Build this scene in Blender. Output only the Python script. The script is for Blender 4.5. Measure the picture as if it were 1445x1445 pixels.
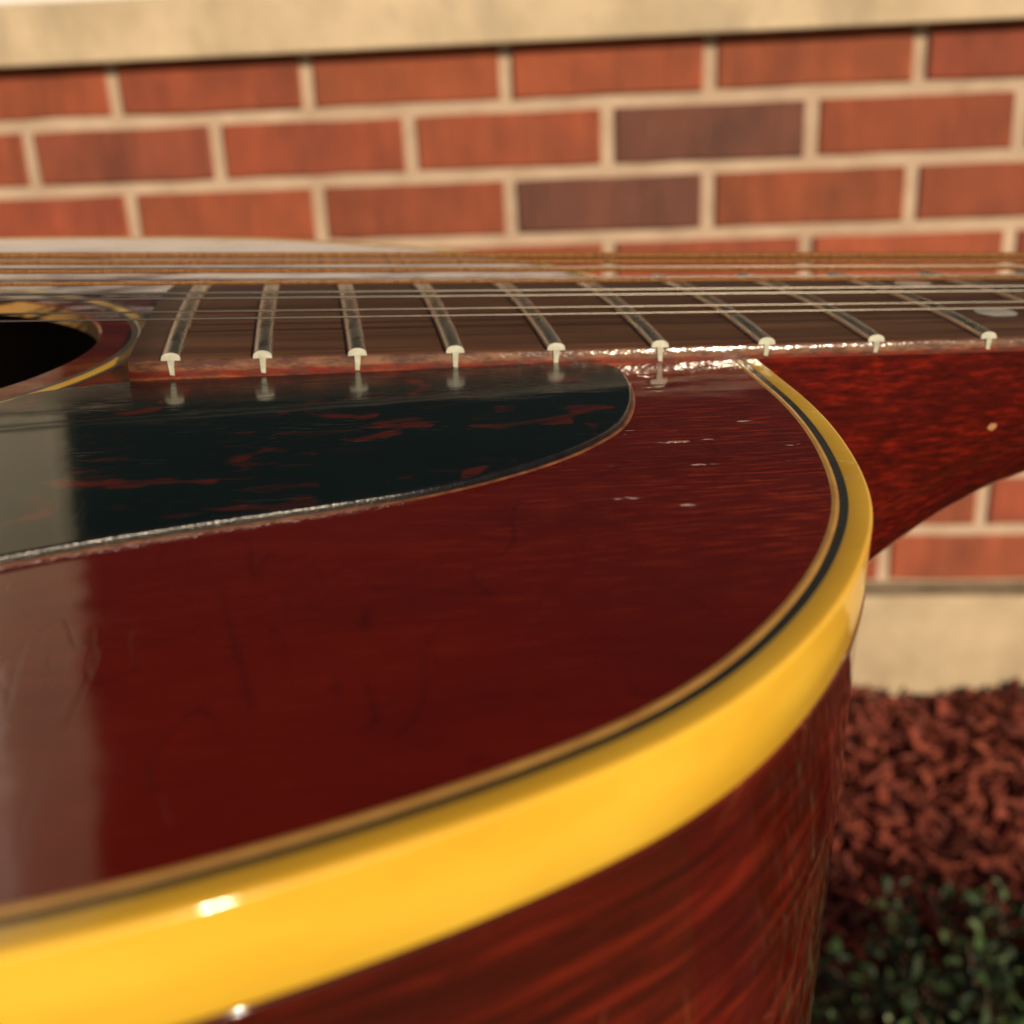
import bpy, bmesh, math, random
from mathutils import Vector, Matrix, noise
random.seed(7)
for o in list(bpy.data.objects): bpy.data.objects.remove(o)
scene = bpy.context.scene
C = scene.collection

# ------------------------------------------------------------------ camera
GROUND = 0.760                      # wall datum lies 0.76 m above the ground
CAM = Vector((0.51524, -1.28056, -0.01228 + GROUND))
yaw, pitch, roll = -0.0959737, 0.3674497, -0.047769
fw = Vector((math.sin(yaw)*math.cos(pitch), math.cos(yaw)*math.cos(pitch), -math.sin(pitch)))
r0 = Vector((math.cos(yaw), -math.sin(yaw), 0)); u0 = r0.cross(fw)
rt = r0*math.cos(roll) + u0*math.sin(roll); up = -r0*math.sin(roll) + u0*math.cos(roll)
cd = bpy.data.cameras.new('camera'); cam = bpy.data.objects.new('camera', cd); C.objects.link(cam)
cam.matrix_world = Matrix(((rt.x, up.x, -fw.x, CAM.x), (rt.y, up.y, -fw.y, CAM.y), (rt.z, up.z, -fw.z, CAM.z), (0, 0, 0, 1)))
cd.sensor_width = 36; cd.lens = 36*1700/1445
cd.clip_start = 0.005; cd.clip_end = 3000
cd.dof.use_dof = True; cd.dof.focus_distance = 0.138; cd.dof.aperture_fstop = 29
scene.camera = cam
# guitar frame (metres, x along the strings, z out of the soundboard) -> world
GM = Matrix(((0.96983, -0.23772, 0.05408, 0.257775), (0.23674, 0.97128, 0.02389, -1.148152),
             (-0.0582, -0.01037, 0.99825, -0.037182 + GROUND), (0, 0, 0, 1)))

# ------------------------------------------------------------------ light
SUN_G = Vector((0.36, -0.85, 0.36)).normalized()
SUN = (GM.to_3x3() @ SUN_G).normalized()
sd = bpy.data.lights.new('sun', 'SUN'); sd.energy = 4.6; sd.angle = math.radians(0.53); sd.color = (1.0, 0.80, 0.56)
so = bpy.data.objects.new('sun', sd); C.objects.link(so); so.location = SUN*20
so.rotation_euler = SUN.to_track_quat('Z', 'Y').to_euler()
wd = bpy.data.worlds.new('World'); scene.world = wd; wd.use_nodes = True
wn = wd.node_tree; sky = wn.nodes.new('ShaderNodeTexSky'); sky.sky_type = 'NISHITA'; sky.sun_disc = False
sky.sun_elevation = math.asin(SUN.z); sky.sun_rotation = math.atan2(SUN.x, SUN.y)
bg = wn.nodes['Background']; bg.inputs['Strength'].default_value = 0.052
wn.links.new(sky.outputs[0], bg.inputs['Color'])
vs = scene.view_settings; vs.view_transform = 'Standard'; vs.look = 'None'; vs.exposure = 0.0; vs.gamma = 1
vs.use_curve_mapping = False
scene.render.engine = 'CYCLES'
cy = scene.cycles; cy.max_bounces = 6; cy.diffuse_bounces = 3; cy.glossy_bounces = 4; cy.transmission_bounces = 2

# ------------------------------------------------------------------ helpers
def prop(o, label=None, cat=None, group=None, kind=None):
    for k, v in (('label', label), ('category', cat), ('group', group), ('kind', kind)):
        if v: o[k] = v
    return o
def obj(name, verts, faces, mats, parent=None, smooth=False, mi=None, scale=1.0):
    me = bpy.data.meshes.new(name)
    me.from_pydata([tuple(c*scale for c in v) for v in verts], [], faces)
    for m in (mats if isinstance(mats, (list, tuple)) else [mats]): me.materials.append(m)
    if mi: me.polygons.foreach_set('material_index', mi)
    if smooth: me.polygons.foreach_set('use_smooth', [True]*len(me.polygons))
    me.update()
    o = bpy.data.objects.new(name, me); C.objects.link(o)
    if parent: o.parent = parent
    return o
def empty(name, mat=None):
    o = bpy.data.objects.new(name, None); C.objects.link(o); o.empty_display_size = .05
    if mat is not None: o.matrix_world = mat
    return o
def box(x0, x1, y0, y1, z0, z1):
    v = [(x, y, z) for x in (x0, x1) for y in (y0, y1) for z in (z0, z1)]
    return v, [(0, 1, 3, 2), (4, 6, 7, 5), (0, 4, 5, 1), (2, 3, 7, 6), (0, 2, 6, 4), (1, 5, 7, 3)]
def bevel(o, w, seg=2):
    m = o.modifiers.new('bevel', 'BEVEL'); m.width = w; m.segments = seg; m.limit_method = 'ANGLE'; return o

class NT:
    """small wrapper for building node materials"""
    def __init__(s, name):
        s.m = bpy.data.materials.new(name); s.m.use_nodes = True; s.t = s.m.node_tree
        s.b = s.t.nodes['Principled BSDF']
    def n(s, typ, **kw):
        nd = s.t.nodes.new('ShaderNode' + typ)
        for k, v in kw.items(): setattr(nd, k, v)
        return nd
    def put(s, sock, v):
        if hasattr(v, 'node'): s.t.links.new(v, sock)
        elif isinstance(v, (tuple, list)) and len(v) == 3 and sock.type == 'RGBA': sock.default_value = (*v, 1)
        else: sock.default_value = v
    def set(s, **kw):
        names = dict(base='Base Color', rough='Roughness', metal='Metallic', coat='Coat Weight', coatr='Coat Roughness', normal='Normal',
                     coatn='Coat Normal', ior='IOR', spec='Specular IOR Level', sheen='Sheen Weight', sss='Subsurface Weight', trans='Transmission Weight')
        for k, v in kw.items(): s.put(s.b.inputs[names[k]], v)
        return s
    def co(s, kind='Object'): return s.n('TexCoord').outputs[kind]
    def map(s, vec, scale=(1, 1, 1), rot=(0, 0, 0), loc=(0, 0, 0)):
        m = s.n('Mapping'); s.put(m.inputs['Vector'], vec)
        m.inputs['Scale'].default_value = scale; m.inputs['Rotation'].default_value = rot; m.inputs['Location'].default_value = loc
        return m.outputs[0]
    def noise(s, vec, scale, detail=3, rough=.5, dist=0, out=0):
        n = s.n('TexNoise'); s.put(n.inputs['Vector'], vec); n.inputs['Scale'].default_value = scale
        n.inputs['Detail'].default_value = detail; n.inputs['Roughness'].default_value = rough; n.inputs['Distortion'].default_value = dist
        return n.outputs[out]
    def vor(s, vec, scale, feat='F1', out='Distance', rnd=1):
        n = s.n('TexVoronoi', feature=feat); s.put(n.inputs['Vector'], vec); n.inputs['Scale'].default_value = scale
        n.inputs['Randomness'].default_value = rnd
        return n.outputs[out]
    def ramp(s, fac, stops, interp='LINEAR'):
        r = s.n('ValToRGB'); s.put(r.inputs[0], fac); r.color_ramp.interpolation = interp
        e = r.color_ramp.elements
        while len(e) < len(stops): e.new(.5)
        for i, (p, c) in enumerate(stops):
            e[i].position = p; e[i].color = (*c, 1) if isinstance(c, (tuple, list)) else (c, c, c, 1)
        return r.outputs[0]
    def mix(s, fac, a, b, mode='MIX'):
        m = s.n('Mix', data_type='RGBA', blend_type=mode)
        s.put(m.inputs[0], fac); s.put(m.inputs[6], a); s.put(m.inputs[7], b); return m.outputs[2]
    def math(s, op, a, b=0.0, clamp=False):
        m = s.n('Math', operation=op); m.use_clamp = clamp; s.put(m.inputs[0], a); s.put(m.inputs[1], b); return m.outputs[0]
    def bump(s, h, strength=.3, dist=.001, normal=None):
        b = s.n('Bump'); s.put(b.inputs['Height'], h); b.inputs['Strength'].default_value = strength; b.inputs['Distance'].default_value = dist
        if normal is not None: s.put(b.inputs['Normal'], normal)
        return b.outputs[0]
    def sep(s, vec):
        n = s.n('SeparateXYZ'); s.put(n.inputs[0], vec); return n.outputs

# ------------------------------------------------------------------ materials of the place
def brick_mat():
    t = NT('brick_face'); c = t.co(); inf = t.n('ObjectInfo')
    off = t.n('VectorMath', operation='MULTIPLY_ADD'); t.put(off.inputs[0], inf.outputs['Random']); off.inputs[1].default_value = (9, 5, 7); t.put(off.inputs[2], c)
    v = off.outputs[0]
    st = t.noise(t.map(v, (1, 1, .16)), 60, 5, .65, .3)            # vertical drag marks of the wire cut
    bl = t.noise(v, 14, 3)
    f = t.mix(t.ramp(st, [(.32, .60), (.72, 1.22)]), (0, 0, 0), inf.outputs['Color'], 'MIX')
    col = t.mix(1, inf.outputs['Color'], t.ramp(st, [(.3, .80), (.7, 1.12)]), 'MULTIPLY')
    col = t.mix(1, col, t.ramp(bl, [(.3, (.74, .76, .80)), (.65, (1.12, 1.05, 1.0))]), 'MULTIPLY')
    spk = t.ramp(t.noise(v, 420, 2), [(.62, 0), (.72, .35)])
    col = t.mix(spk, col, (.10, .045, .03))
    h = t.math('ADD', t.noise(t.map(v, (1, 1, .12)), 130, 3), t.noise(v, 500, 2))
    return t.set(base=col, rough=.85, normal=t.bump(h, .5, .0012)).m
def mortar_mat():
    t = NT('mortar'); c = t.co()
    col = t.ramp(t.noise(c, 16, 5), [(.3, (.42, .305, .22)), (.7, (.62, .475, .355))])
    return t.set(base=col, rough=.95, normal=t.bump(t.noise(c, 300, 5), .7, .002)).m
def stone_mat(name, a, b, stain, sc=5):
    t = NT(name); c = t.co()
    col = t.ramp(t.noise(c, sc*3, 5), [(.3, a), (.7, b)])
    st = t.ramp(t.noise(t.map(c, (1, 1, .45)), sc, 4, .6), [(.52, 0), (.68, .85)])
    col = t.mix(st, col, stain)
    pit = t.ramp(t.vor(c, 120), [(.05, .5), (.16, 0)])
    col = t.mix(pit, col, (.30, .24, .17))
    return t.set(base=col, rough=.9, normal=t.bump(t.math('ADD', t.noise(c, 200, 5), t.noise(c, 30, 3)), .5, .002)).m
M = {}
M['brick'] = brick_mat(); M['mortar'] = mortar_mat()
M['sill'] = stone_mat('sill_stone', (.52, .41, .275), (.68, .55, .38), (.30, .25, .18), 5.5)
M['found'] = stone_mat('foundation_concrete', (.44, .345, .225), (.60, .48, .32), (.36, .29, .19), 6)
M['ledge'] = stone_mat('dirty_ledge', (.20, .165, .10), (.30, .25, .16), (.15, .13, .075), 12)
def far_brick():
    t = NT('far_brick'); c = t.map(t.co(), (1, 1, 1), (math.radians(90), 0, 0))
    b = t.n('TexBrick'); t.put(b.inputs['Vector'], c); b.inputs['Color1'].default_value = (.40, .095, .045, 1); b.inputs['Color2'].default_value = (.30, .08, .045, 1)
    b.inputs['Mortar'].default_value = (.58, .46, .33, 1); b.inputs['Scale'].default_value = 1; b.inputs['Mortar Size'].default_value = .0075
    b.inputs['Brick Width'].default_value = .2032; b.inputs['Row Height'].default_value = .0671
    return t.set(base=b.outputs[0], rough=.9).m
M['farbrick'] = far_brick()
def paint():
    t = NT('white_paint'); c = t.co()
    col = t.ramp(t.noise(c, 9, 4), [(.3, (.82, .80, .80)), (.7, (.88, .86, .86))])
    return t.set(base=col, rough=.4, normal=t.bump(t.noise(c, 60, 3), .1, .002)).m
M['paint'] = paint()
M['jamb'] = NT('weathered_jamb').set(base=(.40, .37, .30), rough=.6).m
M['pane'] = NT('window_glass').set(base=(.012, .014, .013), rough=.02, ior=1.5).m
def mulch_mat():
    t = NT('mulch_chip'); g = t.n('NewGeometry').outputs['Random Per Island']; c = t.co()
    col = t.ramp(g, [(0, (.075, .014, .009)), (.35, (.17, .030, .016)), (.75, (.27, .050, .025)), (1, (.40, .10, .05))])
    col = t.mix(t.ramp(t.noise(c, 160, 3), [(.4, 0), (.7, .5)]), col, (.10, .02, .012))
    return t.set(base=col, rough=.85, normal=t.bump(t.noise(t.map(c, (1, 1, .2)), 300, 3), .6, .003)).m
M['mulch'] = mulch_mat()
def soil_mat():
    t = NT('soil'); c = t.co(); n = t.noise(c, 30, 6, .65)
    return t.set(base=t.ramp(n, [(.3, (.03, .012, .008)), (.7, (.11, .028, .018))]), rough=.95, normal=t.bump(n, .8, .01)).m
M['soil'] = soil_mat()
def lawn_mat():
    t = NT('lawn'); c = t.co(); n = t.noise(c, 2.5, 8, .7); n2 = t.noise(c, 90, 4)
    col = t.mix(.5, t.ramp(n, [(.3, (.035, .06, .015)), (.7, (.075, .10, .03))]), t.ramp(n2, [(.3, (.03, .05, .012)), (.7, (.09, .12, .04))]))
    return t.set(base=col, rough=.9, normal=t.bump(n2, .8, .02)).m
M['lawn'] = lawn_mat()
def leaf_mat():
    t = NT('shrub_leaf'); g = t.n('NewGeometry').outputs['Random Per Island']
    col = t.ramp(g, [(0, (.007, .018, .006)), (.5, (.022, .050, .014)), (.85, (.055, .10, .032)), (1, (.13, .16, .06))])
    return t.set(base=col, rough=.5, spec=.4).m
M['leaf'] = leaf_mat()
M['twig'] = NT('twig_bark').set(base=(.07, .04, .028), rough=.9).m

# ------------------------------------------------------------------ the place
def Z(mm): return mm/1000 + GROUND
g = obj('ground', [(-600, -600, 0), (600, -600, 0), (600, 600, 0), (-600, 600, 0)], [(0, 1, 2, 3)], M['lawn']); prop(g, kind='structure')
def bed_z(x, y):
    n = noise.noise(Vector((x*3.1, y*3.1, 0)))*.020 + noise.noise(Vector((x*9, y*9, 4)))*.012
    return .012 + n + .012*math.exp(-((y+.02)/.12)**2)
xs = [-1.0 + i*.03 for i in range(117)]; ys = [-1.0 + j*.03 for j in range(35)]
sv = [(x, y, max(.006, bed_z(x, y)) if -.95 < y else .004) for y in ys for x in xs]; n_ = len(xs)
sf = [(j*n_+i, j*n_+i+1, (j+1)*n_+i+1, (j+1)*n_+i) for j in range(len(ys)-1) for i in range(n_-1)]
prop(obj('planting_bed', sv, sf, M['soil'], smooth=True), kind='structure')

# brick wall: mortar slab plus every brick on its own
COURSE, PITCH, JOINT = .06709, .2032, .0136
wv, wf = box(-1.60, 2.60, .0035, .16, Z(-602), Z(-6))
wall = prop(obj('brick_wall', wv, wf, M['mortar']), 'red brick wall with pale mortar joints behind the guitar', 'wall')
def brick_mesh(i):
    rnd = random.Random(100+i); bm = bmesh.new()
    L, H, D = PITCH-JOINT, COURSE-JOINT, .05
    bmesh.ops.create_cube(bm, size=1)
    for v in bm.verts: v.co = Vector((v.co.x*L, v.co.y*D, v.co.z*H))
    front = [e for e in bm.edges if all(v.co.y < 0 for v in e.verts)]
    bmesh.ops.subdivide_edges(bm, edges=[e for e in bm.edges if abs(e.verts[0].co.x-e.verts[1].co.x) > .05], cuts=5, use_grid_fill=True)
    for v in bm.verts:
        if v.co.y < 0:
            v.co.z += rnd.uniform(-.0007, .0007); v.co.x += rnd.uniform(-.0007, .0007); v.co.y += rnd.uniform(-.0007, .0007)
    es = [e for e in bm.edges if len(e.link_faces) == 2 and e.calc_face_angle(0) > .8 and all(v.co.y < .01 for v in e.verts)]
    bmesh.ops.bevel(bm, geom=es, offset=.0022, segments=1, affect='EDGES')
    me = bpy.data.meshes.new('brick'); bm.to_mesh(me); bm.free(); me.materials.append(M['brick']); return me
bmeshes = [brick_mesh(i) for i in range(6)]
rb = random.Random(5)
def put_brick(x, z, color):
    o = bpy.data.objects.new('brick', rb.choice(bmeshes)); C.objects.link(o); o.parent = wall
    o.location = (x, .025 + rb.uniform(-.0012, .0010), z); o.rotation_euler = (rb.uniform(-.004, .004), rb.uniform(-.003, .003), rb.uniform(-.006, .006))
    o.color = (*color, 1)
for k in range(1, 10):
    ph = 0 if k % 2 else .5
    for i in range(-8, 13):
        xc = (i + ph + .5)*PITCH
        if not (-1.55 < xc < 2.5): continue
        zc = Z((-k + .5)*67.09)
        j = rb.uniform(.84, 1.14); warm = rb.uniform(-.006, .010)
        col = (.300*j, (.074+warm*.7)*j, .036*j)
        if (k, i) in ((2, 2), (3, 2)): col = (.155, .060, .042)
        elif (k, i) in ((2, -1), (5, 1), (6, 6)): col = (.25, .068, .038)
        elif rb.random() < .07 and k > 4: col = (.20, .066, .042)
        put_brick(xc, zc, col)
# wall beside and above the window, out of the picture
for a in ((-1.60, -.335, .002, .16, Z(52), 3.3), (2.05, 2.60, .002, .16, Z(52), 3.3), (-.335, 2.05, .002, .16, 2.82, 3.3)):
    obj('upper_wall', *box(*a), M['farbrick'], wall)

# sill, foundation
sv, sf = box(-.55, 2.30, -.026, .10, Z(-8), Z(49))
sill = bevel(prop(obj('stone_sill', sv, sf, M['sill']), 'pale weathered stone sill along the top of the brick', 'sill'), .003)
# build the foundation as a subdivided slab with a worn upper edge
fv, ff = [], []
N = 120
prof = [(.12, Z(-600)), (.0, Z(-600.5)), (-.030, Z(-603)), (-.0335, Z(-606)), (-.034, Z(-640)), (-.034, -.1)]
for i in range(N+1):
    x = -1.6 + 4.2*i/N
    for (y, z) in prof:
        e = noise.noise(Vector((x*14, y*30, z*14)))*.0016
        fv.append((x, y+e, z+e))
m_ = len(prof)
for i in range(N):
    for j in range(m_-1): ff.append((i*m_+j, i*m_+j+1, (i+1)*m_+j+1, (i+1)*m_+j))
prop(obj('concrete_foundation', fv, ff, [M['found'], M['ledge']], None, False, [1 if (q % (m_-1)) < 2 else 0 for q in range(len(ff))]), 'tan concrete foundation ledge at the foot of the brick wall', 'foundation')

# window standing on the sill
win = empty('window', Matrix.Translation((.86, 0, Z(50))))
def wpart(name, x0, x1, y0, y1, z0, z1, mat, bw=.003):
    o = obj(name, *box(x0-.86, x1-.86, y0, y1, z0-Z(50), z1-Z(50)), mat, win)
    if bw: bevel(o, bw)
    return o
wpart('bottom_rail', -.205, 1.93, .004, .09, Z(50.5), Z(120), M['paint'])
wpart('top_rail', -.205, 1.93, .004, .09, 2.62, 2.70, M['paint'])
wpart('jamb', -.205, -.108, .012, .088, Z(121), 2.618, M['jamb'])
wpart('jamb', 1.85, 1.93, .012, .088, Z(121), 2.618, M['jamb'])
wpart('casing', -.330, -.207, -.012, .09, Z(50.5), 2.70, M['paint'])
wpart('casing', 1.932, 2.045, -.012, .09, Z(50.5), 2.70, M['paint'])
wpart('casing', -.330, 2.045, -.012, .09, 2.702, 2.818, M['paint'])
wpart('pane', -.107, 1.849, .045, .055, Z(121), 2.619, M['pane'], 0)
prop(win, 'dark glazed window with white frame standing on the stone sill', 'window')

# mulch chips
rm = random.Random(21); cv, cf = [], []
def chip(x, y, z, L, W, T, rot):
    b = len(cv)
    tp = rm.uniform(.3, .9)
    for sx in (-1, 1):
        for sy in (-1, 1):
            for sz in (-1, 1):
                k = tp if sx > 0 else 1
                p = rot @ Vector((sx*L/2, sy*W/2*k + (sx*.0)*L, sz*T/2*k))
                cv.append((x+p.x, y+p.y, z+p.z))
    for f in ((0, 1, 3, 2), (4, 6, 7, 5), (0, 4, 5, 1), (2, 3, 7, 6), (0, 2, 6, 4), (1, 5, 7, 3)): cf.append(tuple(b+q for q in f))
from mathutils import Euler
def chips(n, x0, x1, y0, y1, smin, smax):
    for _ in range(n):
        x, y = rm.uniform(x0, x1), rm.uniform(y0, y1)
        z = max(.008, bed_z(x, y)) + rm.uniform(0, .022)
        L = rm.uniform(smin, smax)
        chip(x, y, z, L, L*rm.uniform(.07, .26), L*rm.uniform(.04, .14), Euler((rm.gauss(0, .5), rm.gauss(0, .45), rm.uniform(0, 6.28))).to_matrix())
chips(13000, .05, 1.75, -.46, -.045, .010, .050)
chips(2600, -.95, .05, -.62, -.045, .02, .06)
chips(1200, 1.75, 2.45, -.62, -.045, .02, .06)
chips(500, -.4, 1.9, -.75, -.46, .015, .04)
prop(obj('mulch', cv, cf, M['mulch']), 'shredded red-brown wood mulch heaped at the foot of the wall', 'mulch', kind='stuff')

# low shrubs
def shrub(cx, cy, R, H, seed, label):
    rs = random.Random(seed); root = empty('low_shrub', Matrix.Translation((cx, cy, bed_z(cx, cy)-.01)))
    lv, lf, tv, tf = [], [], [], []
    def tube(a, b, ra, rb_):
        d = (b-a); q = d.to_track_quat('Z', 'Y'); base = len(tv)
        for (p, r) in ((a, ra), (b, rb_)):
            for i in range(5):
                w = q @ Vector((math.cos(i*1.2566)*r, math.sin(i*1.2566)*r, 0)); tv.append(p+w)
        for i in range(5): tf.append((base+i, base+(i+1) % 5, base+5+(i+1) % 5, base+5+i))
    def leaf(p, d, s):
        q = d.to_track_quat('Y', 'Z'); b = len(lv); tw = Euler((rs.gauss(0, .5), rs.gauss(0, .7), rs.gauss(0, .4))).to_matrix()
        for (x, y, z) in ((0, 0, 0), (-.26, .40, .08), (0, .45, -.02), (.26, .40, .08), (-.2, .75, .05), (0, 1.0, -.08), (.2, .75, .05)):
            lv.append(p + q @ (tw @ Vector((x*s, y*s, z*s))))
        lf.extend([(b, b+2, b+1), (b, b+3, b+2), (b+1, b+2, b+5, b+4), (b+2, b+3, b+6, b+5)])
    for s in range(95):
        a = rs.uniform(0, 6.283); e = math.sqrt(rs.random())
        tip = Vector((math.cos(a)*R*e, math.sin(a)*R*e, H*(1.02-.55*e*e)*rs.uniform(.72, 1.08)))
        b0 = Vector((math.cos(a)*R*.12, math.sin(a)*R*.12, 0)); mid = b0.lerp(tip, .5) + Vector((0, 0, H*.06))
        tube(b0, mid, .0032, .0022); tube(mid, tip, .0022, .001)
        for k in range(32):
            f = rs.uniform(.25, 1.02); p = (b0.lerp(mid, f*2) if f < .5 else mid.lerp(tip, f*2-1))
            p = p + Vector((rs.gauss(0, .012), rs.gauss(0, .012), rs.gauss(0, .010)))
            d = Vector((rs.gauss(0, 1), rs.gauss(0, 1), rs.gauss(.55, .8))).normalized()
            leaf(p, d, rs.uniform(.008, .019))
    obj('twigs', tv, tf, M['twig'], root, True); o = obj('foliage', lv, lf, M['leaf'], root); o['kind'] = 'stuff'
    prop(root, label, 'shrub', 'low shrubs in front of the mulch')
shrub(.80, -.61, .19, .15, 1, 'dark green leafy shrub beside the guitar body in front of the mulch')
shrub(1.07, -.62, .20, .16, 2, 'small-leaved green shrub at the right edge of the picture before the mulch')
shrub(.66, -.85, .16, .14, 3, 'low green shrub nearest the camera, at the lower right below the guitar')
#GUITAR
# ------------------------------------------------------------------ materials of the guitar (object space = guitar frame in metres)
def cherry_top():
    t = NT('cherry_top'); c = t.co(); sx = t.sep(c)
    g1 = t.noise(t.map(c, (170, 1700, 1)), 1, 3, .62)          # fine annual rings along the strings
    g2 = t.noise(t.map(c, (24, 200, 1)), 1, 3, .6, .5)
    bl = t.noise(t.map(c, (26, 44, 1)), 1, 4, .6)
    zone = t.math('MULTIPLY', t.ramp(t.math('MULTIPLY', t.math('SUBTRACT', sx[0], .222), 20), [(0, 0), (.8, 1)]),
                  t.ramp(t.math('MULTIPLY', t.math('ADD', sx[1], .122), 22), [(0, 0), (.6, 1)]))   # worn, thin lacquer by the shoulder
    worn = t.math('ADD', t.math('MULTIPLY', zone, .86), .14)
    lines = t.ramp(g1, [(.34, (.085, .0042, .0030)), (.52, (.150, .0090, .0048)), (.66, (.34, .042, .012))])
    col = t.mix(worn, (.128, .0064, .0038), lines)
    col = t.mix(t.ramp(g2, [(.55, 0), (.80, .25)]), col, (.24, .022, .008))
    col = t.mix(t.ramp(bl, [(.34, .70), (.62, 0)]), col, (.080, .0040, .0030))
    # lacquer checks: thin cracks across the grain, only here and there
    def arcs(mp, rot, w, loc):
        q = t.noise(t.map(c, mp, (0, 0, rot), loc), 1, 1, .35, .4)
        mk = t.ramp(t.noise(t.map(c, (1, 1, 1), (0, 0, 0), loc), 75, 2), [(.47, 0), (.54, 1)])
        return t.math('MULTIPLY', t.ramp(t.math('ABSOLUTE', t.math('SUBTRACT', q, .5)), [(0, 1), (w, 0)]), mk)
    crack = t.math('MAXIMUM', arcs((120, 34, 1), .2, .0050, (0, 0, 0)), arcs((170, 60, 1), -.25, .0060, (5, 2, 1)))
    col = t.mix(t.math('MULTIPLY', crack, .42), col, (.022, .003, .003))
    # finger-nail dings: short strokes along the grain, most of them by the cutaway shoulder
    dv = t.n('VectorMath', operation='ADD'); t.put(dv.inputs[0], t.map(c, (115, 360, 1), (0, 0, .07)))
    dq = t.n('VectorMath', operation='SCALE'); t.put(dq.inputs[0], t.noise(c, 330, 2, .5, 0, 1)); dq.inputs['Scale'].default_value = .45; t.put(dv.inputs[1], dq.outputs[0])
    dn = t.math('SUBTRACT', 1.0, t.vor(dv.outputs[0], 1))
    ding = t.math('MULTIPLY', t.ramp(dn, [(.70, 0), (.95, 1)]), t.math('MULTIPLY', t.ramp(t.noise(c, 95, 2), [(.47, 0), (.58, 1)]), zone))
    nick = t.ramp(t.math('MULTIPLY', ding, t.noise(c, 1500, 2)), [(.42, 0), (.58, .5)])
    col = t.mix(nick, col, (.42, .17, .09))
    wav = t.noise(t.map(c, (55, 80, 1)), 1, 2)
    h = t.math('ADD', t.math('MULTIPLY', wav, .8), t.math('MULTIPLY', g1, .030))
    h = t.math('SUBTRACT', h, t.math('MULTIPLY', crack, .016))
    h = t.math('SUBTRACT', h, t.math('MULTIPLY', ding, .42))
    nb = t.bump(h, .42, .0005)
    rg = t.ramp(t.noise(t.map(c, (40, 120, 1)), 1, 3), [(.35, .035), (.75, .11)])
    return t.set(base=col, rough=.5, spec=0, coat=1, coatr=rg, coatn=nb).m
def cherry_side():
    t = NT('cherry_side'); c = t.co()
    g = t.noise(t.map(c, (60, 60, 700)), 1, 4, .6, .3)
    bl = t.noise(t.map(c, (30, 30, 60)), 1, 4, .6)
    col = t.ramp(g, [(.32, (.030, .0032, .0024)), (.52, (.080, .0065, .0034)), (.72, (.21, .019, .007))])
    col = t.mix(t.ramp(bl, [(.3, .7), (.62, 0)]), col, (.030, .004, .0032))
    # scuffs and scratches
    sc = t.vor(t.map(c, (75, 75, 34), (0, .6, .3)), 1, 'DISTANCE_TO_EDGE')
    mk = t.ramp(t.noise(c, 60, 3), [(.50, 0), (.58, 1)])
    scr = t.math('MULTIPLY', t.ramp(sc, [(0, 1), (.010, 0)]), mk)
    col = t.mix(t.math('MULTIPLY', scr, .32), col, (.36, .13, .07))
    dt = t.ramp(t.vor(c, 95), [(.045, 1), (.07, 0)])
    col = t.mix(t.math('MULTIPLY', dt, mk), col, (.45, .28, .14))
    h = t.math('ADD', t.noise(t.map(c, (70, 70, 40)), 1, 2), t.math('MULTIPLY', t.noise(t.map(c, (300, 300, 30)), 1, 2), .05))
    h = t.math('SUBTRACT', h, t.math('MULTIPLY', scr, .08))
    nb = t.bump(h, .4, .0005)
    return t.set(base=col, rough=.5, spec=0, coat=1, coatr=.06, coatn=nb).m
def cherry_neck():
    t = NT('cherry_neck'); c = t.co()
    g = t.noise(t.map(c, (260, 1100, 1100)), 1, 3, .6)
    bl = t.noise(t.map(c, (40, 150, 150)), 1, 3, .55)
    col = t.ramp(g, [(.32, (.036, .0020, .0018)), (.52, (.082, .0040, .0026)), (.72, (.19, .010, .005))])
    col = t.mix(t.ramp(bl, [(.32, .5), (.6, 0)]), col, (.034, .0022, .002))
    d = t.n('VectorMath', operation='DISTANCE'); t.put(d.inputs[0], t.map(c, (1, 0, 1))); d.inputs[1].default_value = (.3181, 0, -.0141)
    col = t.mix(t.ramp(t.math('ADD', t.math('MULTIPLY', d.outputs['Value'], 1000), t.math('MULTIPLY', t.math('SUBTRACT', t.noise(c, 1100, 2), .5), .9)), [(.45, .9), (.80, 0)]), col, (.50, .24, .13))
    nb = t.bump(t.math('ADD', t.noise(c, 90, 2), t.math('MULTIPLY', t.noise(c, 700, 2), .05)), .3, .0005)
    return t.set(base=col, rough=.5, spec=0, coat=1, coatr=.09, coatn=nb).m
def ivoroid():
    t = NT('yellowed_binding'); c = t.co()
    col = t.ramp(t.noise(t.map(c, (40, 40, 120)), 1, 4), [(.25, (.62, .33, .018)), (.5, (.72, .42, .030)), (.75, (.82, .52, .05))])
    ck = t.vor(t.map(c, (110, 110, 300)), 1, 'DISTANCE_TO_EDGE')
    mk = t.ramp(t.noise(c, 70, 2), [(.56, 0), (.64, 1)])
    cr = t.math('MULTIPLY', t.ramp(ck, [(0, 1), (.012, 0)]), mk)
    col = t.mix(t.math('MULTIPLY', cr, .55), col, (.25, .13, .02))
    nb = t.bump(t.math('SUBTRACT', t.math('ADD', t.noise(c, 110, 3), t.math('MULTIPLY', t.noise(c, 1100, 2), .07)), t.math('MULTIPLY', cr, .2)), .28, .0004)
    return t.set(base=col, rough=.45, spec=.2, coat=.8, coatr=.08, coatn=nb).m
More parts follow.
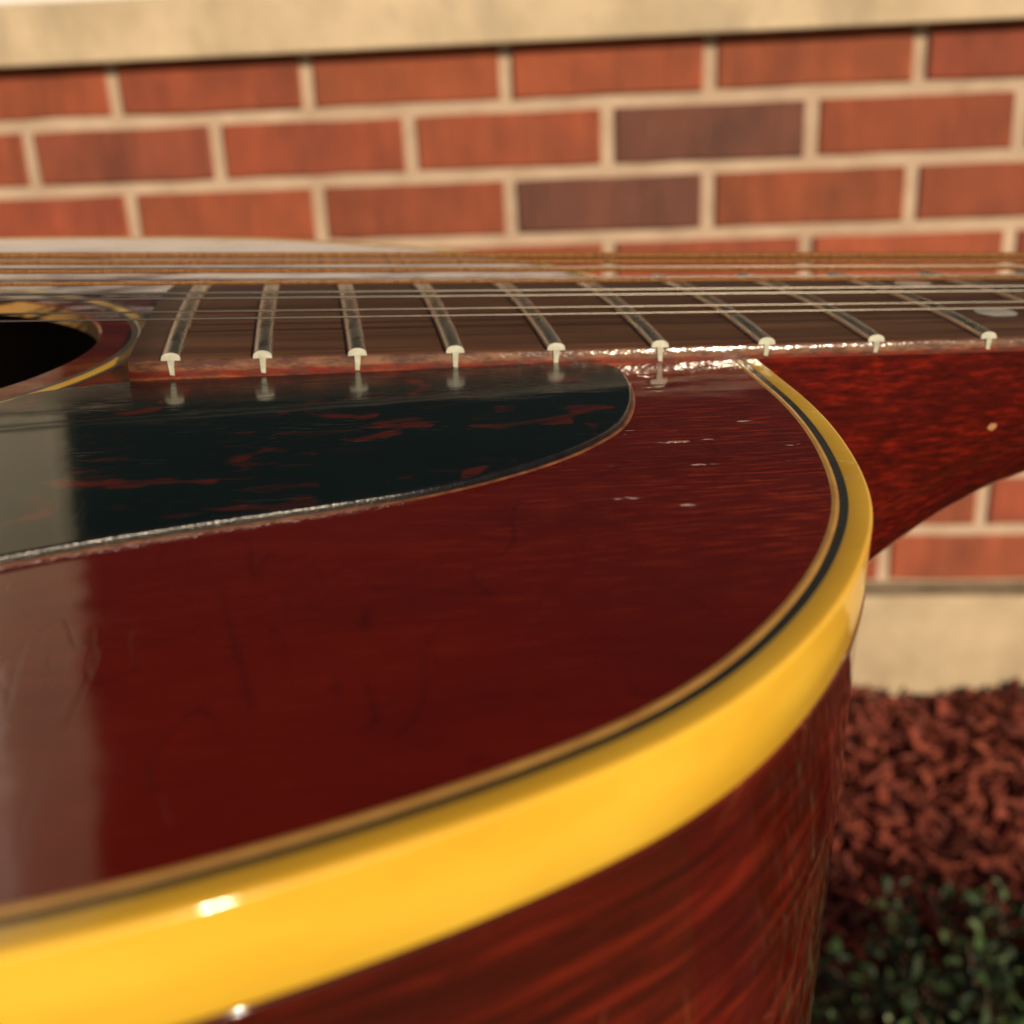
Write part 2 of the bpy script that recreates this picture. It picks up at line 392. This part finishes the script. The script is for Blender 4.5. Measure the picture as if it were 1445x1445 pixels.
def tortoise():
    t = NT('tortoise_celluloid'); c = t.co()
    a = t.noise(t.map(c, (85, 115, 1), (0, 0, .12)), 1, 2, .5, 1.0)
    b = t.noise(t.map(c, (120, 420, 1), (0, 0, .15)), 1, 4, .6, .8)
    m = t.ramp(t.noise(t.map(c, (26, 40, 1)), 1, 2), [(.38, 0), (.62, 1)])
    red = t.math('MULTIPLY', t.ramp(a, [(.61, 0), (.66, .9)]), t.ramp(b, [(.36, .25), (.55, 1)]))
    thin = t.math('MULTIPLY', t.math('MULTIPLY', t.ramp(b, [(.58, 0), (.66, .7)]), m), .7)
    f = t.math('MAXIMUM', red, thin)
    col = t.mix(f, t.mix(t.noise(c, 60), (.002, .0055, .006), (.004, .013, .013)), (.105, .013, .009))
    s1 = t.noise(t.map(c, (160, 2600, 1), (0, 0, .12)), 1, 2, .5, .5)
    sm = t.ramp(t.noise(t.map(c, (40, 110, 1)), 1, 3), [(.42, 0), (.60, 1)])
    # strumming wear along the fingerboard
    y = t.sep(c)[1]
    near = t.ramp(t.math('MULTIPLY', t.math('ADD', y, .047), 60), [(.0, .12), (.5, 1)])
    scr = t.math('MULTIPLY', t.math('MULTIPLY', t.ramp(s1, [(.56, 0), (.66, 1)]), sm), near)
    def iso(mp, rot, w):
        q = t.noise(t.map(c, mp, (0, 0, rot)), 1, 0, .5, 0)
        return t.ramp(t.math('ABSOLUTE', t.math('SUBTRACT', q, .5)), [(0, 1), (w, 0)])
    hm = t.ramp(t.noise(c, 90, 2), [(.58, 0), (.68, 1)]); hm2 = t.ramp(t.noise(t.map(c, (1, 1, 1), (0, 0, 0), (3, 1, 0)), 90, 2), [(.58, 0), (.68, 1)])
    hair = t.math('MAXIMUM', t.math('MULTIPLY', iso((500, 70, 1), .5, .006), hm), t.math('MULTIPLY', iso((520, 60, 1), -.7, .006), hm2))
    scr = t.math('MAXIMUM', scr, t.math('MULTIPLY', hair, .03))
    h = t.math('SUBTRACT', t.math('MULTIPLY', t.noise(t.map(c, (70, 90, 1)), 1, 2), .35), t.math('MULTIPLY', scr, .22))
    nb = t.bump(h, .35, .0004)
    return t.set(base=col, rough=t.math('ADD', t.math('MULTIPLY', scr, .25), t.ramp(t.math('MULTIPLY', t.math('ADD', y, .047), 60), [(0, .05), (.25, .09), (.62, .20)])), ior=1.5, normal=nb).m
def rosewood():
    t = NT('rosewood_board'); c = t.co()
    g = t.noise(t.map(c, (26, 900, 900)), 1, 5, .65); g2 = t.noise(t.map(c, (12, 170, 100)), 1, 3, .5, .5)
    col = t.ramp(g, [(.30, (.035, .015, .009)), (.52, (.098, .046, .026)), (.75, (.18, .092, .052))])
    col = t.mix(t.ramp(g2, [(.35, .6), (.65, 0)]), col, (.048, .020, .012))
    return t.set(base=col, rough=.55, spec=.25, normal=t.bump(g, .35, .0002)).m
def board_edge():
    t = NT('stained_board_edge'); c = t.co(); z = t.sep(c)[2]
    w = t.math('ADD', t.math('MULTIPLY', z, 1000), t.math('MULTIPLY', t.math('SUBTRACT', t.noise(t.map(c, (90, 1, 500)), 1, 4), .5), 1.6))
    f = t.math('DIVIDE', t.math('ADD', w, 3.4), 3.4)
    col = t.ramp(f, [(.05, (.17, .056, .022)), (.28, (.28, .074, .022)), (.40, (.14, .012, .005)), (.55, (.16, .016, .006)), (.66, (.22, .088, .042)), (.95, (.16, .075, .040))])
    col = t.mix(t.ramp(t.noise(t.map(c, (260, 1, 800)), 1, 5, .7), [(.40, 0), (.60, .85)]), col, (.055, .018, .012))
    bb = t.noise(t.map(c, (230, 230, 520)), 1, 3, .6)
    nb = t.bump(bb, .33, .0006)
    return t.set(base=col, rough=.6, spec=.1, coat=.7, coatr=.15, coatn=nb).m
def metal(name, col, rough, bumpy=0, wound=False):
    t = NT(name); c = t.co()
    kw = dict(base=col, rough=rough, metal=1.0)
    if wound:
        w = t.n('TexWave', wave_type='BANDS', bands_direction='X', wave_profile='SIN'); t.put(w.inputs['Vector'], t.map(c, (1, .06, .06))); w.inputs['Scale'].default_value = 720
        kw['normal'] = t.bump(w.outputs['Fac'], .9, .0002)
        kw['metal'] = .6
        col_ = t.mix(t.ramp(t.noise(t.map(c, (900, 1, 1)), 1, 3, .7), [(.35, 0), (.7, 1)]), tuple(k*.55 for k in col), tuple(min(1, k*1.5) for k in col))  # glitter along the winding painted as lighter and darker flecks in the base colour
        kw['base'] = t.mix(w.outputs['Fac'], tuple(k*.30 for k in col), col_)
    elif bumpy:
        kw['normal'] = t.bump(t.noise(t.map(c, (1, .3, 1)), 900, 2), .12, .0001*bumpy)
        kw['rough'] = t.ramp(t.noise(c, 300, 3), [(.3, rough*.7), (.7, rough*1.4)])
    return t.set(**kw).m
def plain(name, a, b, sc, rough, coat=0, bstr=.2):
    t = NT(name); c = t.co(); n = t.noise(c, sc, 4)
    return t.set(base=t.ramp(n, [(.3, a), (.7, b)]), rough=rough, coat=coat, coatr=.08, normal=t.bump(t.noise(c, sc*6, 3), bstr, .0003)).m
M['top'] = cherry_top(); M['side'] = cherry_side(); M['neck'] = cherry_neck(); M['bind'] = ivoroid(); M['pick'] = tortoise()
M['board'] = rosewood(); M['edge'] = board_edge()
M['fret'] = metal('nickel_fret', (.56, .56, .50), .30, 1)
M['fretend'] = plain('filed_fret_end', (.32, .33, .26), (.50, .50, .40), 900, .45)
M['steel'] = metal('plain_steel', (.20, .18, .155), .36)
M['bronze'] = metal('bronze_winding', (.74, .31, .10), .34, 0, True)
M['black'] = plain('black_purfling', (.005, .007, .007), (.012, .014, .013), 200, .4, .25)
M['tan'] = plain('tan_purfling', (.46, .23, .050), (.62, .34, .080), 300, .5, .4)
M['glue'] = plain('worn_wood_line', (.09, .024, .010), (.26, .09, .035), 600, .6, .2)
M['raw'] = plain('raw_spruce', (.50, .25, .07), (.60, .33, .10), 120, .7)
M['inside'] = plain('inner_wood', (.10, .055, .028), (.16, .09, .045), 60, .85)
M['pearl'] = plain('pearl_inlay', (.34, .40, .40), (.62, .64, .58), 250, .25, .6)
M['rim'] = plain('pickguard_rim', (.002, .002, .003), (.006, .006, .007), 500, .2, 0, .25)
M['bone'] = plain('bone', (.62, .56, .42), (.70, .64, .50), 200, .4)

# ------------------------------------------------------------------ guitar geometry (millimetres in the guitar frame)
def ztop(x): return -3.46 + .0165*(x-192)
def hw(x): return 28.6 + (314.3-x)*.0135
SC = 628.65
def fretx(n): return SC*2**(-n/12)
guitar = empty('acoustic_guitar', GM)
prop(guitar, 'glossy cherry red twelve-string acoustic guitar with yellowed binding and dark tortoise pickguard', 'guitar')
def gobj(name, v, f, m, parent=None, smooth=False, mi=None): return obj(name, v, f, m, parent or guitar, smooth, mi, .001)

def catmull(P, closed=True, n=12):
    out = []; L = len(P)
    for i in range(L if closed else L-1):
        p0, p1, p2, p3 = (P[(i-1) % L], P[i], P[(i+1) % L], P[(i+2) % L]) if closed else (P[max(i-1, 0)], P[i], P[i+1], P[min(i+2, L-1)])
        for k in range(n):
            t = k/n
            out.append(tuple(.5*(2*b + (c-a)*t + (2*a-5*b+4*c-d)*t*t + (3*b-a-3*c+d)*t**3) for a, b, c, d in zip(p0, p1, p2, p3)))
    if not closed: out.append(P[-1])
    return out
def resample(P, step):
    P = P + [P[0]]; acc = [0]
    for a, b in zip(P, P[1:]): acc.append(acc[-1] + math.dist(a, b))
    n = int(acc[-1]/step); out = []; j = 0
    for i in range(n):
        s = acc[-1]*i/n
        while acc[j+1] < s: j += 1
        f = (s-acc[j])/(acc[j+1]-acc[j]+1e-9); out.append(tuple(a+(b-a)*f for a, b in zip(P[j], P[j+1])))
    return out
def smooth(P, it):
    for _ in range(it):
        L = len(P); P = [tuple((P[i-1][k] + 2*P[i][k] + P[(i+1) % L][k])/4 for k in (0, 1)) for i in range(L)]
    return P
def inset(P, d):
    L = len(P); out = []
    for i in range(L):
        tx, ty = P[(i+1) % L][0]-P[i-1][0], P[(i+1) % L][1]-P[i-1][1]; l = math.hypot(tx, ty)
        out.append((P[i][0] + ty/l*d, P[i][1] - tx/l*d))       # outline runs clockwise seen from above
    return out
treb = [(279.3, -12), (278.4, -30), (277.7, -40), (277.0, -50), (275.8, -59.6), (273.9, -69.6), (271.2, -80), (267.9, -89.4), (263.8, -97.6), (258.3, -106.4),
        (252.0, -114.4), (245.2, -121.4), (237.6, -127.2), (229.2, -131.6), (221.0, -135.0), (211.6, -138.2), (200.9, -140.8), (185, -142.6), (165, -142), (140, -138), (110, -134), (85, -134),
        (55, -141), (20, -160), (-20, -182), (-70, -200), (-120, -202), (-165, -185), (-200, -145), (-220, -95), (-228, -45)]
bass = [(-230, 0), (-228, 45), (-220, 95), (-200, 145), (-165, 185), (-120, 202), (-70, 200), (-20, 182), (20, 160), (55, 141), (85, 134), (110, 133), (139, 133.5), (165, 131),
        (192.5, 125), (210, 118), (227, 108), (243, 96), (254, 84), (264, 68), (272, 50), (277, 30), (279.3, 10)]
OUT = smooth(resample(catmull(treb+bass), 1.6), 6)
def area(P): return sum(a[0]*b[1]-b[0]*a[1] for a, b in zip(P, P[1:]+P[:1]))
if area(OUT) > 0: OUT = OUT[::-1]
def ringmesh(levels):
    """levels: list of (polyline, zfunc) joined by quads, closed loop"""
    v, f = [], []; L = len(levels[0][0])
    for P, zf in levels: v += [(x, y, zf(x)) for x, y in P]
    for k in range(len(levels)-1):
        for i in range(L): f.append((k*L+i, k*L+(i+1) % L, (k+1)*L+(i+1) % L, (k+1)*L+i))
    return v, f
zt = lambda d: (lambda x: ztop(x)+d)
BW, KW, TW, BH = 2.25, 3.08, 3.80, 6.9
RO = .45
OUT = inset(OUT, -.42)
lv = [(inset(OUT, BW), zt(-2)), (inset(OUT, BW), zt(-.02)), (inset(OUT, BW-.06), zt(.0)), (inset(OUT, RO), zt(0))]
for k in range(1, 7):
    a = math.radians(15*k); lv.append((inset(OUT, RO-RO*math.sin(a)), zt(-RO+RO*math.cos(a))))
lv += [(OUT, zt(-3)), (OUT, zt(-BH+.15)), (inset(OUT, .12), zt(-BH)), (inset(OUT, 1.7), zt(-BH))]
v, f = ringmesh(lv); binding = gobj('binding', v, f, M['bind'], smooth=True)
v, f = ringmesh([(inset(OUT, KW), zt(-2)), (inset(OUT, KW), zt(-.04)), (inset(OUT, BW+.01), zt(-.04)), (inset(OUT, BW+.01), zt(-2))]); gobj('black_purfling', v, f, M['black'])
v, f = ringmesh([(inset(OUT, TW), zt(-2)), (inset(OUT, TW), zt(-.01)), (inset(OUT, (TW+KW)/2), zt(.05)), (inset(OUT, KW+.01), zt(-.01)), (inset(OUT, KW+.01), zt(-2))]); gobj('tan_purfling', v, f, M['tan'])
HC, HR = (131.5, 0), 52.0
def circle(r, n=160): return [(HC[0]+r*math.cos(-6.283185*i/n), HC[1]+r*math.sin(-6.283185*i/n)) for i in range(n)]
def plate(loops, zf):
    bm = bmesh.new()
    for P in loops:
        vs_ = [bm.verts.new((x, y, zf(x))) for x, y in P]
        for a, b in zip(vs_, vs_[1:]+vs_[:1]): bm.edges.new((a, b))
    bmesh.ops.triangle_fill(bm, edges=bm.edges[:], use_beauty=True)
    bm.verts.index_update(); vv = [tuple(q.co) for q in bm.verts]; ff = []
    for q in bm.faces:
        ids = [w.index for w in q.verts]; ff.append(ids if q.normal.z > 0 else ids[::-1])
    bm.free(); return vv, ff
IN = inset(OUT, TW+.01)
v, f = plate([IN, circle(HR+.35)], zt(0)); mi = [0]*len(f)
def app(v, f, mi, v2, f2, m):
    b = len(v); v += v2; f += [tuple(q+b for q in t_) for t_ in f2]; mi += [m]*len(f2)
cl = [(circle(HR+.35), zt(0)), (circle(HR), zt(-.3))]; v2, f2 = ringmesh(cl); app(v, f, mi, v2, f2, 0)
v2, f2 = ringmesh([(circle(HR), zt(-.3)), (circle(HR), zt(-3.0))]); app(v, f, mi, v2, f2, 1)
v2, f2 = plate([IN, circle(HR)], zt(-3.0)); app(v, f, mi, v2, f2, 2)
sb = gobj('soundboard', v, f, [M['top'], M['raw'], M['inside']], None, False, mi)
v, f = ringmesh([(circle(57.0), zt(.002)), (circle(57.05), zt(.05)), (circle(58.0), zt(.05))]); v2, f2 = ringmesh([(circle(59.6), zt(.05)), (circle(60.35), zt(.05)), (circle(60.4), zt(.002))])
app(v, f, [], v2, f2, 0); ro = gobj('rosette', v, f, M['black'])
v, f = ringmesh([(circle(58.0), zt(.045)), (circle(58.1), zt(.09)), (circle(59.5), zt(.09)), (circle(59.6), zt(.045))]); gobj('rosette_line', v, f, M['bind'], ro)
# sides and back
zb = lambda x: -104 + .02*(x-280)*-0.6 + 0
sidein = inset(OUT, .12)
v, f = ringmesh([(inset(OUT, .2), zt(-BH-.02)), (inset(OUT, .02), zt(-BH-.04)), (inset(OUT, -.07), zt(-BH-.14)), (inset(OUT, -.10), zt(-BH-.34)), (inset(OUT, -.05), zt(-BH-.8)), (sidein, zt(-BH-2)), (sidein, zt(-22)), (sidein, zt(-55)), (sidein, zb)]); gobj('side', v, f, M['side'], smooth=True)
i3 = inset(OUT, 3.2); v, f = ringmesh([(i3, zb), (i3, zt(-3.1))]); gobj('inner_side', v, f, M['inside'], smooth=True)
v, f = plate([inset(OUT, .2)], zb); gobj('back', v, [q[::-1] for q in f], M['side'])
v, f = plate([inset(OUT, 1)], lambda x: zb(x)+2.5); gobj('inner_back', v, f, M['inside'])
v, f = ringmesh([(inset(OUT, -.02), lambda x: zb(x)+5), (inset(OUT, -.05), lambda x: zb(x)+.1), (inset(OUT, 1.5), lambda x: zb(x)-.1)]); gobj('back_binding', v, f, M['bind'], smooth=True)

# pickguard
pk = [(193, -30.3), (215, -30.4), (238, -30.2), (252.5, -29.8), (256.7, -32.5), (257.2, -37), (256.4, -43.5), (254.6, -51.2), (251.4, -59.4), (247.0, -65.6), (241.4, -71.2), (234.0, -76.3),
      (226.6, -80.0), (219.8, -82.2), (212.5, -84.1), (204.0, -86.4), (196.8, -88.6), (190, -91.2), (178, -95.8), (163, -100.5), (145, -103), (126, -100), (113, -90), (108, -78), (108.5, -67)]
arc = [(HC[0]+60.6*math.cos(math.radians(a)), 60.6*math.sin(math.radians(a))) for a in range(-110, -31, 4)]
PK = smooth(resample(catmull(pk+arc), .9), 3)
if area(PK) > 0: PK = PK[::-1]
T = .85
pl = [(PK, zt(.01)), (PK, zt(T-.28)), (inset(PK, .06), zt(T-.14)), (inset(PK, .15), zt(T-.04)), (inset(PK, .28), zt(T))]
v, f = ringmesh(pl); L = len(PK); b = 4*L
v2, f2 = plate([inset(PK, .28)], zt(T)); f2 = [tuple(q+len(v) for q in t_) for t_ in f2]; 
sm = [True]*len(f) + [False]*len(f2)
pgo = gobj('pickguard', v+v2, f+f2, [M['pick'], M['rim']], None, False, [1]*len(f)+[0]*len(f2)); pgo.data.polygons.foreach_set('use_smooth', sm)
v, f = ringmesh([(inset(PK, .1), zt(.10)), (inset(PK, -.22), zt(.10)), (inset(PK, -.48), zt(.005))]); gobj('glue_line', v, f, M['glue'], pgo)

# fingerboard
XE = fretx(20)-5.4
RAD = 305.0
def crown(y, h): return math.sqrt(RAD*RAD-y*y) - math.sqrt(RAD*RAD-h*h)
xs = [XE] + [XE+ i*(SC-XE)/60 for i in range(1, 61)]; NY = 16
v, f, mi = [], [], []
def fbz(x): return ztop(x)+.01 if x < 278.6 else -2.02
for x in xs:
    h = hw(x)
    zl = fbz(x); hi = h-.16; ed = [(.22, zl), (.20, zl*.70), (.12, zl*.42), (0, -.22)]
    row = [(x, -h-a, z) for a, z in ed] + [(x, -hi+2*hi*j/NY, crown(-hi+2*hi*j/NY, h)) for j in range(NY+1)] + [(x, h+a, z) for a, z in ed[::-1]]
    v += row
R_ = NY+9
for i in range(len(xs)-1):
    for j in range(R_-1): f.append((i*R_+j, (i+1)*R_+j, (i+1)*R_+j+1, i*R_+j+1)); mi.append(1 if j < 4 or j > R_-6 else 0)
f.append(tuple(range(R_))); mi.append(0)
f.append(tuple(range(len(v)-R_, len(v)))[::-1]); mi.append(0)
fb = gobj('fingerboard', v, f, [M['board'], M['edge']], None, False, mi)
fb.data.polygons.foreach_set('use_smooth', [len(q) == 4 for q in f])
def fret(n):
    x = fretx(n); h = hw(x)+.12; v, f, mi = [], [], []; prof = []
    W, H = 1.24, 1.0
    for k in range(9):
        a = math.pi*k/8; prof.append((-W*math.cos(a), .12 + (H-.12)*math.sin(a)**.75))
    prof = [(-W, -.02)] + prof + [(W, -.02)]
    P = len(prof); S = 14
    rr = random.Random(n); tilt = rr.uniform(-.05, .05)
    SS = [0, .006] + [q/S for q in range(1, S)] + [.994, 1]; S = len(SS)-1
    for s in range(S+1):
        y = -h+2*h*SS[s]
        for (dx, dz) in prof:
            # filed ends lean inward
            yy = y + (dz*.15 if s == 0 else -dz*.15 if s == S else 0)
            v.append((x+dx, yy, crown(max(-h+.1, min(h-.1, y)), hw(x)) + dz))
    for s in range(S):
        for k in range(P-1): f.append((s*P+k, s*P+k+1, (s+1)*P+k+1, (s+1)*P+k)); mi.append(0)
    f.append(tuple(range(P))[::-1]); mi.append(1); f.append(tuple(range(S*P, S*P+P))); mi.append(1)
    # exposed tang on both edges
    dep = 1.9 if n > 14 else 1.5
    for sg in (-1, 1):
        pr = [(-.44, .05), (-.38, -.6), (-.30+tilt*2, -dep), (.28+tilt*2, -dep-.1), (.37, -.6), (.44, .05)]
        b = len(v)
        for yy in (sg*(h+.16), sg*(h-1.5)): v += [(x+dx, yy, dz) for dx, dz in pr]
        m = len(pr); f.append(tuple(range(b, b+m)) if sg > 0 else tuple(range(b, b+m))[::-1]); mi.append(1)
        for k in range(m): f.append((b+k, b+(k+1) % m, b+m+(k+1) % m, b+m+k)); mi.append(1)
    o = gobj('fret', v, f, [M['fret'], M['fretend']], fb, False, mi)
    o.data.polygons.foreach_set('use_smooth', [q == 0 for q in mi])
for n in range(20, 0, -1): fret(n)
def dot(x, y, r=3.3):
    h = hw(x); vv = [(x+r*math.cos(i*.2618), y+r*math.sin(i*.2618), crown(y+r*math.sin(i*.2618), h)+.03) for i in range(24)]
    gobj('inlay', vv, [tuple(range(24))], M['pearl'], fb)
for (n, ys_) in ((12, (-14, 14)), (9, (0,)), (7, (0,)), (5, (0,)), (3, (0,))):
    for y in ys_: dot((fretx(n)+fretx(n-1))/2, y)

# neck with heel
bot = [(278.9, -99), (281, -96), (285, -87), (290, -75), (297, -61.5), (306, -49.0), (315.5, -39.8), (321, -35.6), (327.4, -31.6), (335, -28.6), (342.3, -26.6), (360, -24.6), (400, -23.5), (500, -22), (600, -20.5), (SC+4, -20)]
bt = catmull(bot, False, 4); v, f = [], []; K = 20
for (x, zb_) in bt:
    h = hw(x)-.05; hh = max(0, min(1, (330-x)/50)); ex = 1.0 + .25*hh
    for k in range(K+1):
        a = math.pi*k/K; ca, sa = math.cos(a), math.sin(a)
        y = -h*math.copysign(abs(ca)**(.94), ca)*(1-.30*hh*sa**2); z = -2.05 + (zb_+2.05)*sa**(.95)
        v.append((x, y, z))
for i in range(len(bt)-1):
    for k in range(K): f.append((i*(K+1)+k, i*(K+1)+k+1, (i+1)*(K+1)+k+1, (i+1)*(K+1)+k))
f.append(tuple(range(K+1)))
neck = gobj('neck', v, f, M['neck'], smooth=True)
# nut, headstock, tuners, bridge: beyond the frame, kept plain
gobj('nut', *box(SC, SC+5, -hw(SC), hw(SC), -2, 2.0), M['bone'])
hs = [(SC+5.1, -hw(SC)), (SC+30, -34), (SC+60, -38), (SC+215, -41), (SC+225, -20), (SC+218, 0), (SC+225, 20), (SC+215, 41), (SC+60, 38), (SC+30, 34), (SC+5.1, hw(SC))]
hz = lambda x: -1.5-(x-SC)*.2
v = [(x, y, hz(x)) for x, y in hs] + [(x, y, hz(x)-15) for x, y in hs]; m = len(hs)
f = [tuple(range(m)), tuple(range(m, 2*m))[::-1]] + [(i, m+i, m+(i+1) % m, (i+1) % m) for i in range(m)]
head = bevel(gobj('headstock', v, f, M['neck']), .0015)
for sg in (-1, 1):
    for i in range(6):
        x = SC+48+i*29; y = sg*26; z = hz(x)
        ring = [(math.cos(k*.7854), math.sin(k*.7854)) for k in range(8)]
        v = [(x+3*a, y+3*b_, z+.1) for a, b_ in ring] + [(x+3*a, y+3*b_, z+12) for a, b_ in ring]
        gobj('tuner_post', v, [(k, (k+1) % 8, 8+(k+1) % 8, 8+k) for k in range(8)] + [tuple(range(8, 16))], M['fret'], head, True)
        bevel(gobj('tuner_button', *box(x-6, x+6, sg*49, sg*63, z-12, z-4), M['bone'], head), .002)
bz = ztop(0)
bridge = bevel(gobj('bridge', *box(-24, 12, -80, 80, bz+.02, bz+8), M['board']), .002)
bevel(gobj('saddle', *box(-1.6, 1.6, -38, 38, bz+8.02, 6.9), M['bone'], bridge), .0006)

# strings: (y, z) at x = 223
ST = [(-24.0, 4.10, .135, 0), (-20.5, 4.43, .135, 0), (-13.0, 4.91, .19, 0), (-10.0, 5.17, .19, 0), (-2.0, 5.29, .30, 1), (.6, 5.42, .12, 0), (8.0, 5.56, .36, 1), (10.4, 5.64, .15, 0),
      (17.0, 5.62, .43, 1), (19.2, 5.50, .16, 0), (26.0, 5.43, .55, 1), (28.6, 5.10, .22, 1)]
for (y, z, r, wnd) in ST:
    v, f = [], []; S = 10; XS = [-1, 120, 223, 330, SC+2]
    for x in XS:
        yy = y*(1-.0006*(x-223)); zz = z-.0085*(x-223)
        for k in range(S): v.append((x, yy+r*math.cos(k*6.28318/S), zz+r*math.sin(k*6.28318/S)))
    for i in range(len(XS)-1):
        for k in range(S): f.append((i*S+k, i*S+(k+1) % S, (i+1)*S+(k+1) % S, (i+1)*S+k))
    prop(gobj('string', v, f, M['bronze'] if wnd else M['steel'], smooth=True), 'bronze wound string' if wnd else 'thin plain steel string')
